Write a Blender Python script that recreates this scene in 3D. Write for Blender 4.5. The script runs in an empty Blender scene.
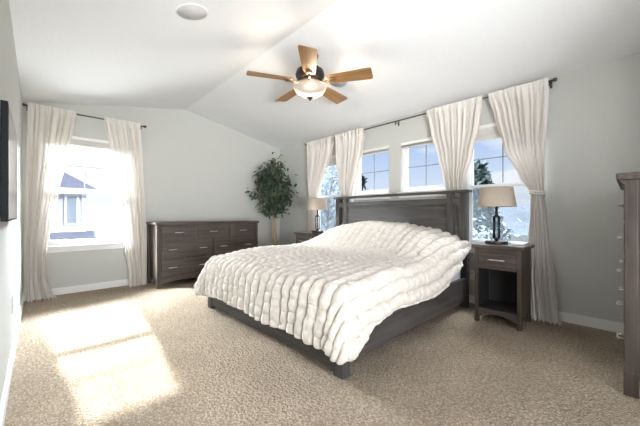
import bpy, bmesh, math, random
from mathutils import Vector, Matrix, noise

C = bpy.context.scene
COL = C.collection
R = math.radians
PI = math.pi

# ------------------------------------------------------------------ camera
cam_d = bpy.data.cameras.new('camera')
cam_d.sensor_width = 36.0
cam_d.lens = 36.0 * 296.6 / 640.0
cam_d.shift_y = 2.0 / 640.0
cam_d.clip_start = 0.02
cam_d.clip_end = 500
cam = bpy.data.objects.new('camera', cam_d)
COL.objects.link(cam)
cam.location = (0, 0, 1.045)
cam.rotation_euler = (R(90), 0, R(-43.55))
C.camera = cam

# ------------------------------------------------------------------ view
C.view_settings.view_transform = 'Standard'
C.view_settings.look = 'None'
C.view_settings.gamma = 1
C.view_settings.use_curve_mapping = False
C.view_settings.exposure = 0.25
C.cycles.use_denoising = True
C.cycles.max_bounces = 16
C.cycles.diffuse_bounces = 12
C.cycles.transparent_max_bounces = 16
C.cycles.sample_clamp_indirect = 6
C.cycles.caustics_reflective = False
C.cycles.caustics_refractive = False

# ------------------------------------------------------------------ sky
W = bpy.data.worlds.new('sky')
C.world = W
W.use_nodes = True
nt = W.node_tree
nt.nodes.clear()


def N(tree, kind, **kw):
    n = tree.nodes.new(kind)
    for k, v in kw.items():
        setattr(n, k, v)
    return n


SKY_LOW = 0.85      # brightness of the sky near the horizon
SKY_HIGH = 2.5      # brightness of the cloud overhead
tc = N(nt, 'ShaderNodeTexCoord')
sep = N(nt, 'ShaderNodeSeparateXYZ')
nt.links.new(tc.outputs['Generated'], sep.inputs[0])
ramp = N(nt, 'ShaderNodeValToRGB')
ramp.color_ramp.elements[0].position = 0.0
ramp.color_ramp.elements[0].color = (0.86, 0.92, 1.0, 1)
ramp.color_ramp.elements[1].position = 0.34
ramp.color_ramp.elements[1].color = (0.27, 0.47, 0.88, 1)
e = ramp.color_ramp.elements.new(0.62)
e.color = (0.80, 0.88, 1.0, 1)
nt.links.new(sep.outputs['Z'], ramp.inputs[0])
mp = N(nt, 'ShaderNodeMapping')
mp.inputs['Scale'].default_value = (2.2, 2.2, 7.0)
nt.links.new(tc.outputs['Generated'], mp.inputs[0])
cl = N(nt, 'ShaderNodeTexNoise')
cl.inputs['Scale'].default_value = 1.6
cl.inputs['Detail'].default_value = 6
cl.inputs['Roughness'].default_value = 0.55
nt.links.new(mp.outputs[0], cl.inputs['Vector'])
cr = N(nt, 'ShaderNodeValToRGB')
cr.color_ramp.elements[0].position = 0.52
cr.color_ramp.elements[0].color = (0, 0, 0, 1)
cr.color_ramp.elements[1].position = 0.66
cr.color_ramp.elements[1].color = (0.85, 0.85, 0.85, 1)
nt.links.new(cl.outputs['Fac'], cr.inputs[0])
cmix = N(nt, 'ShaderNodeMix', data_type='RGBA')
nt.links.new(cr.outputs[0], cmix.inputs[0])
nt.links.new(ramp.outputs[0], cmix.inputs[6])
cmix.inputs[7].default_value = (0.95, 0.97, 1.0, 1)
# glare around the sun side
dot = N(nt, 'ShaderNodeVectorMath', operation='DOT_PRODUCT')
nt.links.new(tc.outputs['Generated'], dot.inputs[0])
dot.inputs[1].default_value = (0.034, 0.86, 0.51)
gl = N(nt, 'ShaderNodeMapRange')
gl.inputs[1].default_value = 0.84
gl.inputs[2].default_value = 1.0
nt.links.new(dot.outputs['Value'], gl.inputs[0])
gmix = N(nt, 'ShaderNodeMix', data_type='RGBA')
nt.links.new(gl.outputs[0], gmix.inputs[0])
nt.links.new(cmix.outputs[2], gmix.inputs[6])
gmix.inputs[7].default_value = (1.7, 1.7, 1.7, 1)
st = N(nt, 'ShaderNodeMapRange')
st.inputs[1].default_value = 0.30
st.inputs[2].default_value = 0.65
st.inputs[3].default_value = SKY_LOW
st.inputs[4].default_value = SKY_HIGH
nt.links.new(sep.outputs['Z'], st.inputs[0])
bg = N(nt, 'ShaderNodeBackground')
nt.links.new(gmix.outputs[2], bg.inputs[0])
nt.links.new(st.outputs[0], bg.inputs[1])
wo = N(nt, 'ShaderNodeOutputWorld')
nt.links.new(bg.outputs[0], wo.inputs[0])

# ------------------------------------------------------------------ sun and large lights
sd = bpy.data.lights.new('sun', 'SUN')
sd.energy = 19.0
sd.angle = R(1.3)
sd.color = (1.0, 1.0, 1.0)
sun = bpy.data.objects.new('sun', sd)
COL.objects.link(sun)
sun.rotation_euler = Vector((-0.04, -1, -0.593)).to_track_quat('-Z', 'Y').to_euler()


def area(name, loc, aim, sx, sy, power, color=(1, 1, 1), spread=180):
    d = bpy.data.lights.new(name, 'AREA')
    d.shape = 'RECTANGLE'
    d.size = sx
    d.size_y = sy
    d.energy = power
    d.color = color
    d.spread = R(spread)
    o = bpy.data.objects.new(name, d)
    COL.objects.link(o)
    o.location = loc
    o.rotation_euler = (Vector(aim) - Vector(loc)).to_track_quat('-Z', 'Y').to_euler()
    return o


# added fill lamps behind the camera, shining in through the doorway opening
area('fill_behind_wide', (0.8, -1.7, 0.8), (2.9, 2.0, 2.6), 1.8, 1.2, 19, (0.97, 0.985, 1.0), 120)
area('fill_behind_far', (0.3, -1.5, 0.7), (3.0, 4.4, 2.55), 1.0, 1.0, 25, (0.97, 0.985, 1.0), 75)
area('fill_behind_level', (0.2, -1.2, 1.3), (1.2, 4.0, 1.2), 0.6, 1.6, 46, (0.99, 0.99, 1.0))
# added fill lamps outside the far window, out of view, to brighten the room
area('fill_far_window_low', (-0.5, 8.5, 3.17), (0.9, 2.0, 0.9), 8.0, 0.8, 9000, (0.88, 0.94, 1.0))
area('fill_far_window_high', (0.5, 8.0, 6.5), (0.7, 3.0, 0.4), 8.0, 2.5, 500, (0.94, 0.97, 1.0))
area('fill_far_window_side', (-2.5, 6.8, 3.0), (1.3, 3.2, 0.6), 2.0, 1.2, 900, (0.94, 0.97, 1.0), 70)
# unseen fill lamps, added above the bed-wall windows and below the far one
area('fill_bed_wall_high', (8, 2.4, 8), (2.0, 2.6, 0.3), 8.0, 3.0, 5000, (0.94, 0.97, 1.0))
area('fill_far_window_below', (0.5, 9.5, -2), (1.5, 3.0, 2.7), 6.0, 3.0, 900, (0.97, 0.98, 1.0))


# ------------------------------------------------------------------ materials
def mat(name, color, rough=0.6, metal=0.0, spec=0.5, sheen=0.0):
    m = bpy.data.materials.new(name)
    m.use_nodes = True
    b = m.node_tree.nodes['Principled BSDF']
    b.inputs['Base Color'].default_value = (*color, 1)
    b.inputs['Roughness'].default_value = rough
    b.inputs['Metallic'].default_value = metal
    b.inputs['Specular IOR Level'].default_value = spec
    b.inputs['Sheen Weight'].default_value = sheen
    return m


def noise_mat(name, c1, c2, scale, rough=0.8, bump=0.0, bdist=0.01, vec=(1, 1, 1), detail=4, spec=0.3, lo=0.3, hi=0.7):
    m = mat(name, c1, rough, 0, spec)
    t = m.node_tree
    b = t.nodes['Principled BSDF']
    tc = N(t, 'ShaderNodeTexCoord')
    mp = N(t, 'ShaderNodeMapping')
    mp.inputs['Scale'].default_value = vec
    t.links.new(tc.outputs['Object'], mp.inputs[0])
    nz = N(t, 'ShaderNodeTexNoise')
    nz.inputs['Scale'].default_value = scale
    nz.inputs['Detail'].default_value = detail
    t.links.new(mp.outputs[0], nz.inputs['Vector'])
    rp = N(t, 'ShaderNodeValToRGB')
    rp.color_ramp.elements[0].position = lo
    rp.color_ramp.elements[0].color = (*c1, 1)
    rp.color_ramp.elements[1].position = hi
    rp.color_ramp.elements[1].color = (*c2, 1)
    t.links.new(nz.outputs['Fac'], rp.inputs[0])
    t.links.new(rp.outputs[0], b.inputs['Base Color'])
    if bump:
        bm_ = N(t, 'ShaderNodeBump')
        bm_.inputs['Strength'].default_value = bump
        bm_.inputs['Distance'].default_value = bdist
        t.links.new(nz.outputs['Fac'], bm_.inputs['Height'])
        t.links.new(bm_.outputs[0], b.inputs['Normal'])
    return m


def wood(name, c1, c2, axis, rough=0.45, fine=34.0, spec=0.4):
    v = [1.0, 1.0, 1.0]
    v['XYZ'.index(axis)] = 0.07
    return noise_mat(name, c1, c2, fine, rough, 0.12, 0.003, tuple(v), 5, spec, 0.32, 0.68)


M = {}
M['wall'] = noise_mat('sage_grey_paint', (0.555, 0.565, 0.535), (0.58, 0.59, 0.56), 60, 0.85, 0.06, 0.004, spec=0.2)
M['ceiling'] = noise_mat('white_ceiling_paint', (0.83, 0.84, 0.85), (0.86, 0.87, 0.88), 50, 0.9, 0.06, 0.004, spec=0.15)
M['trim'] = mat('white_trim_paint', (0.84, 0.84, 0.83), 0.4)
M['vinyl'] = mat('white_vinyl', (0.83, 0.84, 0.85), 0.35)
M['blind'] = noise_mat('cellular_shade', (0.78, 0.76, 0.72), (0.62, 0.60, 0.57), 8, 0.9, vec=(0.01, 0.01, 9))
M['wood'] = {a: wood('charcoal_wood_' + a, (0.028, 0.021, 0.017), (0.084, 0.063, 0.050), a) for a in 'XYZ'}
M['bedwood'] = {a: wood('espresso_wood_' + a, (0.036, 0.033, 0.031), (0.076, 0.069, 0.065), a, 0.4) for a in 'XYZ'}
M['cavity_shade'] = mat('cubby_shade_black', (0.014, 0.013, 0.013), 0.7)  # shade inside the open cubby, put into the colour
M['nickel'] = mat('brushed_nickel', (0.72, 0.70, 0.67), 0.32, 1.0)
M['bronze'] = mat('dark_bronze', (0.045, 0.038, 0.034), 0.38, 0.7)
M['brass'] = mat('antique_brass', (0.30, 0.22, 0.14), 0.35, 0.9)
M['black'] = mat('black_plastic', (0.004, 0.0045, 0.007), 0.55, 0, 0.25)
M['screen'] = mat('glossy_screen', (0.010, 0.011, 0.014), 0.10, 0, 0.8)
M['rod'] = mat('pewter_rod', (0.10, 0.095, 0.09), 0.35, 0.8)
M['outlet'] = mat('white_plate', (0.86, 0.86, 0.84), 0.35)
M['slot'] = mat('dark_slot', (0.06, 0.06, 0.06), 0.6)
M['blade'] = wood('oak_blade', (0.17, 0.082, 0.026), (0.33, 0.185, 0.075), 'X', 0.4, 40)
M['linen'] = noise_mat('taupe_linen', (0.36, 0.30, 0.24), (0.44, 0.375, 0.31), 220, 0.95, 0.2, 0.001, (1, 1, 0.3))
M['sheet'] = noise_mat('pale_grey_sheet', (0.55, 0.56, 0.59), (0.60, 0.61, 0.64), 9, 0.9, 0.25, 0.02)
M['pillow'] = noise_mat('white_pillowcase', (0.78, 0.78, 0.79), (0.82, 0.82, 0.83), 8, 0.9, 0.2, 0.02)
M['leaf'] = noise_mat('ficus_leaf', (0.024, 0.048, 0.030), (0.085, 0.125, 0.075), 5, 0.42, spec=0.5)
M['bark'] = noise_mat('pale_bark', (0.36, 0.27, 0.16), (0.52, 0.42, 0.28), 30, 0.8, vec=(1, 1, 0.2))
M['pot'] = noise_mat('dark_woven_pot', (0.05, 0.035, 0.025), (0.12, 0.09, 0.06), 70, 0.8, 0.4, 0.004)
M['soil'] = noise_mat('soil', (0.03, 0.02, 0.015), (0.08, 0.06, 0.04), 60, 1.0)
M['paper'] = mat('white_paper', (0.80, 0.81, 0.82), 0.6)
M['speaker'] = noise_mat('white_grille', (0.58, 0.58, 0.575), (0.64, 0.64, 0.635), 300, 0.7)
M['siding'] = noise_mat('lavender_grey_siding', (0.50, 0.50, 0.56), (0.56, 0.56, 0.62), 6, 0.9, vec=(0.02, 0.02, 9))
M['roofing'] = noise_mat('grey_shingles', (0.13, 0.13, 0.17), (0.19, 0.19, 0.24), 14, 0.95)
M['ext_trim'] = mat('white_exterior_trim', (0.78, 0.78, 0.80), 0.7)
M['ext_glass'] = mat('dull_window_glass', (0.25, 0.29, 0.34), 0.2)
M['ground'] = noise_mat('dry_ground', (0.035, 0.04, 0.035), (0.06, 0.062, 0.055), 0.6, 1.0)
M['hill'] = noise_mat('hazy_hillside', (0.09, 0.115, 0.15), (0.14, 0.165, 0.20), 0.22, 1.0, detail=8)
M['needle'] = noise_mat('blue_green_needles', (0.02, 0.038, 0.038), (0.06, 0.085, 0.08), 2.0, 0.8)
M['frost'] = noise_mat('frosted_twigs', (0.12, 0.17, 0.20), (0.30, 0.36, 0.40), 2.5, 0.9)
M['ext_bark'] = mat('grey_bark', (0.10, 0.09, 0.085), 0.9)

# carpet: looped pile
m = mat('beige_carpet', (0.46, 0.37, 0.27), 1.0, 0, 0.05)
t = m.node_tree
b = t.nodes['Principled BSDF']
tcn = N(t, 'ShaderNodeTexCoord')
n1 = N(t, 'ShaderNodeTexNoise')
n1.inputs['Scale'].default_value = 75
n1.inputs['Detail'].default_value = 3
n1.inputs['Roughness'].default_value = 0.6
n2 = N(t, 'ShaderNodeTexVoronoi')
n2.inputs['Scale'].default_value = 58
n3 = N(t, 'ShaderNodeTexNoise')
n3.inputs['Scale'].default_value = 2.2
n3.inputs['Detail'].default_value = 3
wv = N(t, 'ShaderNodeVectorMath', operation='MULTIPLY_ADD')
wv.inputs[1].default_value = (0.02, 0.02, 0.02)
t.links.new(n1.outputs['Color'], wv.inputs[0])
t.links.new(tcn.outputs['Object'], wv.inputs[2])
for n in (n1, n3):
    t.links.new(tcn.outputs['Object'], n.inputs['Vector'])
t.links.new(wv.outputs[0], n2.inputs['Vector'])
rp = N(t, 'ShaderNodeValToRGB')
rp.color_ramp.elements[0].position = 0.05
rp.color_ramp.elements[0].color = (0.70, 0.595, 0.47, 1)
rp.color_ramp.elements[1].position = 0.65
rp.color_ramp.elements[1].color = (0.43, 0.345, 0.255, 1)
t.links.new(n2.outputs['Distance'], rp.inputs[0])
rp3 = N(t, 'ShaderNodeValToRGB')
rp3.color_ramp.elements[0].position = 0.3
rp3.color_ramp.elements[0].color = (0.88, 0.88, 0.88, 1)
rp3.color_ramp.elements[1].position = 0.7
rp3.color_ramp.elements[1].color = (1.06, 1.06, 1.06, 1)
t.links.new(n3.outputs['Fac'], rp3.inputs[0])
mx = N(t, 'ShaderNodeMix', data_type='RGBA', blend_type='MULTIPLY')
mx.inputs[0].default_value = 1
t.links.new(rp.outputs[0], mx.inputs[6])
t.links.new(rp3.outputs[0], mx.inputs[7])
t.links.new(mx.outputs[2], b.inputs['Base Color'])
n4 = N(t, 'ShaderNodeTexNoise')
n4.inputs['Scale'].default_value = 150
n4.inputs['Detail'].default_value = 2
t.links.new(tcn.outputs['Object'], n4.inputs['Vector'])
rp4 = N(t, 'ShaderNodeValToRGB')
rp4.color_ramp.elements[0].position = 0.36
rp4.color_ramp.elements[0].color = (0.62, 0.60, 0.57, 1)
rp4.color_ramp.elements[1].position = 0.6
rp4.color_ramp.elements[1].color = (1.12, 1.12, 1.12, 1)
t.links.new(n4.outputs['Fac'], rp4.inputs[0])
mx4 = N(t, 'ShaderNodeMix', data_type='RGBA', blend_type='MULTIPLY')
mx4.inputs[0].default_value = 1
t.links.new(mx.outputs[2], mx4.inputs[6])
t.links.new(rp4.outputs[0], mx4.inputs[7])
t.links.new(mx4.outputs[2], b.inputs['Base Color'])
sub = N(t, 'ShaderNodeMath', operation='SUBTRACT')
t.links.new(n1.outputs['Fac'], sub.inputs[0])
t.links.new(n2.outputs['Distance'], sub.inputs[1])
bp = N(t, 'ShaderNodeBump')
bp.inputs['Strength'].default_value = 1.0
bp.inputs['Distance'].default_value = 0.025
t.links.new(sub.outputs[0], bp.inputs['Height'])
t.links.new(bp.outputs[0], b.inputs['Normal'])
M['carpet'] = m

# faux fur throw
m = noise_mat('cream_faux_fur', (0.475, 0.43, 0.375), (0.605, 0.56, 0.505), 26, 1.0, 0.5, 0.006, detail=6, spec=0.1)
m.node_tree.nodes['Principled BSDF'].inputs['Sheen Weight'].default_value = 0.3
m.node_tree.nodes['Principled BSDF'].inputs['Sheen Roughness'].default_value = 0.5
M['fur'] = m


def glass_mat(name, tint, refl):
    m = bpy.data.materials.new(name)
    m.use_nodes = True
    t = m.node_tree
    t.nodes.clear()
    o = N(t, 'ShaderNodeOutputMaterial')
    mix = N(t, 'ShaderNodeMixShader')
    tr = N(t, 'ShaderNodeBsdfTransparent')
    tr.inputs[0].default_value = (*tint, 1)
    gl = N(t, 'ShaderNodeBsdfGlossy')
    gl.inputs['Roughness'].default_value = 0.03
    fr = N(t, 'ShaderNodeLayerWeight')
    fr.inputs[0].default_value = 0.12
    ml = N(t, 'ShaderNodeMath', operation='MULTIPLY')
    ml.inputs[1].default_value = refl
    t.links.new(fr.outputs['Fresnel'], ml.inputs[0])
    t.links.new(ml.outputs[0], mix.inputs[0])
    t.links.new(tr.outputs[0], mix.inputs[1])
    t.links.new(gl.outputs[0], mix.inputs[2])
    t.links.new(mix.outputs[0], o.inputs[0])
    return m


M['glass'] = glass_mat('window_glass', (0.97, 0.985, 0.99), 0.5)
M['lamp_glass'] = glass_mat('clear_lamp_glass', (0.86, 0.90, 0.92), 1.0)


def cloth_mat(name, color, transl, transp):
    m = bpy.data.materials.new(name)
    m.use_nodes = True
    t = m.node_tree
    t.nodes.clear()
    o = N(t, 'ShaderNodeOutputMaterial')
    d = N(t, 'ShaderNodeBsdfDiffuse')
    d.inputs[0].default_value = (*color, 1)
    tl = N(t, 'ShaderNodeBsdfTranslucent')
    tl.inputs[0].default_value = (*color, 1)
    tr = N(t, 'ShaderNodeBsdfTransparent')
    m1 = N(t, 'ShaderNodeMixShader')
    m1.inputs[0].default_value = transl
    m2 = N(t, 'ShaderNodeMixShader')
    m2.inputs[0].default_value = transp
    t.links.new(d.outputs[0], m1.inputs[1])
    t.links.new(tl.outputs[0], m1.inputs[2])
    t.links.new(m1.outputs[0], m2.inputs[1])
    t.links.new(tr.outputs[0], m2.inputs[2])
    t.links.new(m2.outputs[0], o.inputs[0])
    return m


M['screen_mesh'] = cloth_mat('fine_grey_mesh', (0.20, 0.23, 0.26), 0.5, 0.78)
M['curtain'] = cloth_mat('cream_sheer', (0.82, 0.785, 0.745), 0.05, 0.06)

m = mat('lit_frosted_bowl', (0.30, 0.29, 0.28), 0.4)
t = m.node_tree
b = t.nodes['Principled BSDF']
b.inputs['Emission Color'].default_value = (1.0, 0.88, 0.75, 1)
b.inputs['Emission Strength'].default_value = 0.22
mxs = N(t, 'ShaderNodeMixShader')
mxs.inputs[0].default_value = 0.35
trn = N(t, 'ShaderNodeBsdfTransparent')
t.links.new(b.outputs[0], mxs.inputs[1])
t.links.new(trn.outputs[0], mxs.inputs[2])
t.links.new(mxs.outputs[0], t.nodes['Material Output'].inputs[0])
M['bowl'] = m


# ------------------------------------------------------------------ mesh helpers
class MB:
    """collects shapes; build() links them as one mesh object"""

    def __init__(self):
        self.bm = bmesh.new()

    def box(self, x0, x1, y0, y1, z0, z1, bev=0.0):
        bm2 = bmesh.new()
        bmesh.ops.create_cube(bm2, size=1)
        for v in bm2.verts:
            v.co = Vector((x0 + (v.co.x + .5) * (x1 - x0), y0 + (v.co.y + .5) * (y1 - y0), z0 + (v.co.z + .5) * (z1 - z0)))
        if bev:
            bmesh.ops.bevel(bm2, geom=bm2.edges[:], offset=bev, segments=2, affect='EDGES', profile=0.6)
        self.add(bm2)
        return self

    def add(self, bm2, smooth=False):
        if smooth:
            for f in bm2.faces:
                f.smooth = True
        me = bpy.data.meshes.new('tmp')
        bm2.to_mesh(me)
        bm2.free()
        self.bm.from_mesh(me)
        bpy.data.meshes.remove(me)

    def poly_prism(self, pts, vec):
        vec = Vector(vec)
        a = [self.bm.verts.new(Vector(p)) for p in pts]
        c = [self.bm.verts.new(Vector(p) + vec) for p in pts]
        n = len(pts)
        fs = [self.bm.faces.new(a), self.bm.faces.new(c[::-1])]
        for i in range(n):
            fs.append(self.bm.faces.new((a[i], c[i], c[(i + 1) % n], a[(i + 1) % n])))
        bmesh.ops.recalc_face_normals(self.bm, faces=fs)
        return self

    def tube(self, pts, rad, seg=10, cap=True):
        pts = [Vector(p) for p in pts]
        rads = rad if isinstance(rad, (list, tuple)) else [rad] * len(pts)
        rings = []
        up = None
        for i, p in enumerate(pts):
            d = (pts[min(i + 1, len(pts) - 1)] - pts[max(i - 1, 0)]).normalized()
            if up is None:
                up = Vector((0, 0, 1)) if abs(d.z) < .9 else Vector((1, 0, 0))
            s = d.cross(up).normalized()
            up = s.cross(d).normalized()
            rings.append([self.bm.verts.new(p + (s * math.cos(2 * PI * k / seg) + up * math.sin(2 * PI * k / seg)) * rads[i]) for k in range(seg)])
        for a, c in zip(rings, rings[1:]):
            for k in range(seg):
                f = self.bm.faces.new((a[k], c[k], c[(k + 1) % seg], a[(k + 1) % seg]))
                f.smooth = True
        if cap:
            self.bm.faces.new(rings[0])
            self.bm.faces.new(rings[-1][::-1])
        return self

    def lathe(self, prof, cx=0, cy=0, seg=40, smooth=True, sx=1.0, sy=1.0):
        """prof: list of (radius, z) from bottom to top; a zero radius closes"""
        rings = []
        for r, z in prof:
            if r < 1e-6:
                rings.append([self.bm.verts.new((cx, cy, z))])
            else:
                rings.append([self.bm.verts.new((cx + r * sx * math.cos(2 * PI * k / seg), cy + r * sy * math.sin(2 * PI * k / seg), z)) for k in range(seg)])
        for a, c in zip(rings, rings[1:]):
            for k in range(seg):
                k2 = (k + 1) % seg
                if len(a) == 1 and len(c) == 1:
                    continue
                if len(a) == 1:
                    f = self.bm.faces.new((a[0], c[k2], c[k]))
                elif len(c) == 1:
                    f = self.bm.faces.new((a[k], a[k2], c[0]))
                else:
                    f = self.bm.faces.new((a[k], a[k2], c[k2], c[k]))
                f.smooth = smooth
        return self

    def build(self, name, material, parent=None, origin=(0, 0, 0), rot=None):
        bmesh.ops.recalc_face_normals(self.bm, faces=self.bm.faces[:])
        me = bpy.data.meshes.new(name)
        if origin != (0, 0, 0):
            bmesh.ops.translate(self.bm, verts=self.bm.verts[:], vec=-Vector(origin))
        self.bm.to_mesh(me)
        self.bm.free()
        me.materials.append(material)
        o = bpy.data.objects.new(name, me)
        COL.objects.link(o)
        o.location = origin
        if rot is not None:
            o.rotation_euler = rot
        if parent is not None:
            o.parent = parent
        return o


def grid_mesh(name, rows, material, parent=None, origin=(0, 0, 0), smooth=True):
    me = bpy.data.meshes.new(name)
    nr, nc = len(rows), len(rows[0])
    o3 = Vector(origin)
    vs = [Vector(p) - o3 for r in rows for p in r]
    fs = [(i * nc + j, i * nc + j + 1, (i + 1) * nc + j + 1, (i + 1) * nc + j) for i in range(nr - 1) for j in range(nc - 1)]
    me.from_pydata(vs, [], fs)
    me.polygons.foreach_set('use_smooth', [smooth] * len(me.polygons))
    me.materials.append(material)
    o = bpy.data.objects.new(name, me)
    COL.objects.link(o)
    o.location = origin
    if parent is not None:
        o.parent = parent
    return o


def tag(o, label=None, cat=None, group=None, kind=None):
    if label:
        o['label'] = label
    if cat:
        o['category'] = cat
    if group:
        o['group'] = group
    if kind:
        o['kind'] = kind
    return o


def thing(name, label, cat, loc=(0, 0, 0), group=None, rz=0.0):
    o = bpy.data.objects.new(name, None)
    o.empty_display_size = 0.05
    COL.objects.link(o)
    o.location = loc
    o.rotation_euler = (0, 0, rz)
    return tag(o, label, cat, group)


def copy_tree(o, parent=None):
    c = o.copy()
    COL.objects.link(c)
    c.parent = parent
    for ch in list(o.children):
        copy_tree(ch, c)
    return c


def struct(mb, name, material, parent=None):
    o = mb.build(name, material, parent)
    if parent is None:
        tag(o, kind='structure')
    return o


def lerp(a, b, t):
    return a + (b - a) * t


def sstep(a, b, x):
    t = min(1, max(0, (x - a) / (b - a)))
    return t * t * (3 - 2 * t)


def interp(keys, x):
    if x <= keys[0][0]:
        return keys[0][1]
    for (x0, y0), (x1, y1) in zip(keys, keys[1:]):
        if x <= x1:
            t = (x - x0) / (x1 - x0)
            t = t * t * (3 - 2 * t) * 0.5 + t * 0.5
            return lerp(y0, y1, t)
    return keys[-1][1]


# ------------------------------------------------------------------ the room
XL, XR, YF, YB = -0.138, 3.745, 5.18, -0.52     # left wall, right wall, far wall, back wall
ZW, ZR, XM = 2.44, 2.82, 1.80                   # wall height, ridge height, ridge x
TH = 0.14

struct(MB().box(XL - TH, XR + TH, YB - 1.9, YF + TH, -0.12, 0.0), 'floor', M['carpet'])


def wall_cells(mb, axis, a0, a1, z0, z1, t0, t1, holes):
    """boxes around rectangular holes (a_lo, a_hi, z_lo, z_hi)"""
    As = sorted({a0, a1, *[h[0] for h in holes], *[h[1] for h in holes]})
    for i in range(len(As) - 1):
        lo, hi = As[i], As[i + 1]
        mid = (lo + hi) / 2
        hs = sorted([h for h in holes if h[0] < mid < h[1]], key=lambda h: h[2])
        z = z0
        spans = []
        for h in hs:
            if h[2] > z:
                spans.append((z, h[2]))
            z = h[3]
        if z < z1:
            spans.append((z, z1))
        for s0, s1 in spans:
            if axis == 'X':
                mb.box(lo, hi, t0, t1, s0, s1)
            else:
                mb.box(t0, t1, lo, hi, s0, s1)


WIN_FAR = (0.05, 0.90, 0.64, 2.11)
WIN_R = [(3.35, 4.09, 0.68, 2.09), (2.46, 3.13, 1.37, 2.07), (1.60, 2.27, 1.37, 2.07), (0.637, 1.39, 0.68, 2.09)]

mb = MB()
wall_cells(mb, 'X', XL - TH, XR + TH, 0, ZW, YF, YF + TH, [WIN_FAR])
mb.poly_prism([(XL - TH, YF, ZW), (XR + TH, YF, ZW), (XM, YF, ZR + .03)], (0, TH, 0))
struct(mb, 'wall_far', M['wall'])
mb = MB()
wall_cells(mb, 'Y', YB - TH, YF, 0, ZW + .02, XR, XR + TH, WIN_R)
struct(mb, 'wall_right', M['wall'])
struct(MB().box(XL - TH, XL, YB - TH, YF, 0, ZW + .02), 'wall_left', M['wall'])
mb = MB()
wall_cells(mb, 'X', XL, XR, 0, ZW, YB - TH, YB, [(0.0, 2.2, 0, 2.40)])  # unseen opening, made tall to let the fill lamps shine in
mb.poly_prism([(XL, YB, ZW), (XR, YB, ZW), (XM, YB, ZR)], (0, -TH, 0))
struct(mb, 'wall_back', M['wall'])
mb = MB()
mb.poly_prism([(XL - TH, YB - TH, ZW - 0.0275), (XM, YB - TH, ZR), (XM, YB - TH, ZR + .15), (XL - TH, YB - TH, ZW + .15)], (0, YF - YB + 2 * TH, 0))
mb.poly_prism([(XM, YB - TH, ZR), (XR + TH, YB - TH, ZW - 0.0275), (XR + TH, YB - TH, ZW + .15), (XM, YB - TH, ZR + .15)], (0, YF - YB + 2 * TH, 0))
struct(mb, 'ceiling', M['ceiling'])


def baseboard(mb, x0, x1, y0, y1, nx, ny):
    mb.box(x0, x1, y0, y1, 0, 0.075)
    mb.box(x0 + (0.004 if nx < 0 else 0), x1 - (0.004 if nx > 0 else 0), y0 + (0.004 if ny < 0 else 0), y1 - (0.004 if ny > 0 else 0), 0.075, 0.09)


mb = MB(); baseboard(mb, XL, XL + .014, YB, YF, 1, 0); struct(mb, 'baseboard_left', M['trim'])
mb = MB(); baseboard(mb, XL + .014, XR - .014, YF - .014, YF, 0, -1); struct(mb, 'baseboard_far', M['trim'])
mb = MB(); baseboard(mb, XR - .014, XR, YB, YF, -1, 0); struct(mb, 'baseboard_right', M['trim'])


M['bounce_blocker'] = noise_mat('dark_bounce_blocker', (0.03, 0.028, 0.025), (0.05, 0.045, 0.04), 5, 0.9, vec=(0.02, 0.02, 8))  # added dark sheets, unseen, to stop lamp light bouncing off the outer walls
mb = MB()
wall_cells(mb, 'X', XL - TH, XR + TH + .03, -3.0, ZW + .5, YF + TH, YF + TH + .02, [WIN_FAR])
struct(mb, 'trim_bounce_blocker_far', M['bounce_blocker'])
mb = MB()
wall_cells(mb, 'Y', YB - 1.9, YF + TH, -3.0, ZW + .2, XR + TH, XR + TH + .02, WIN_R)
struct(mb, 'trim_bounce_blocker_right', M['bounce_blocker'])


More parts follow.
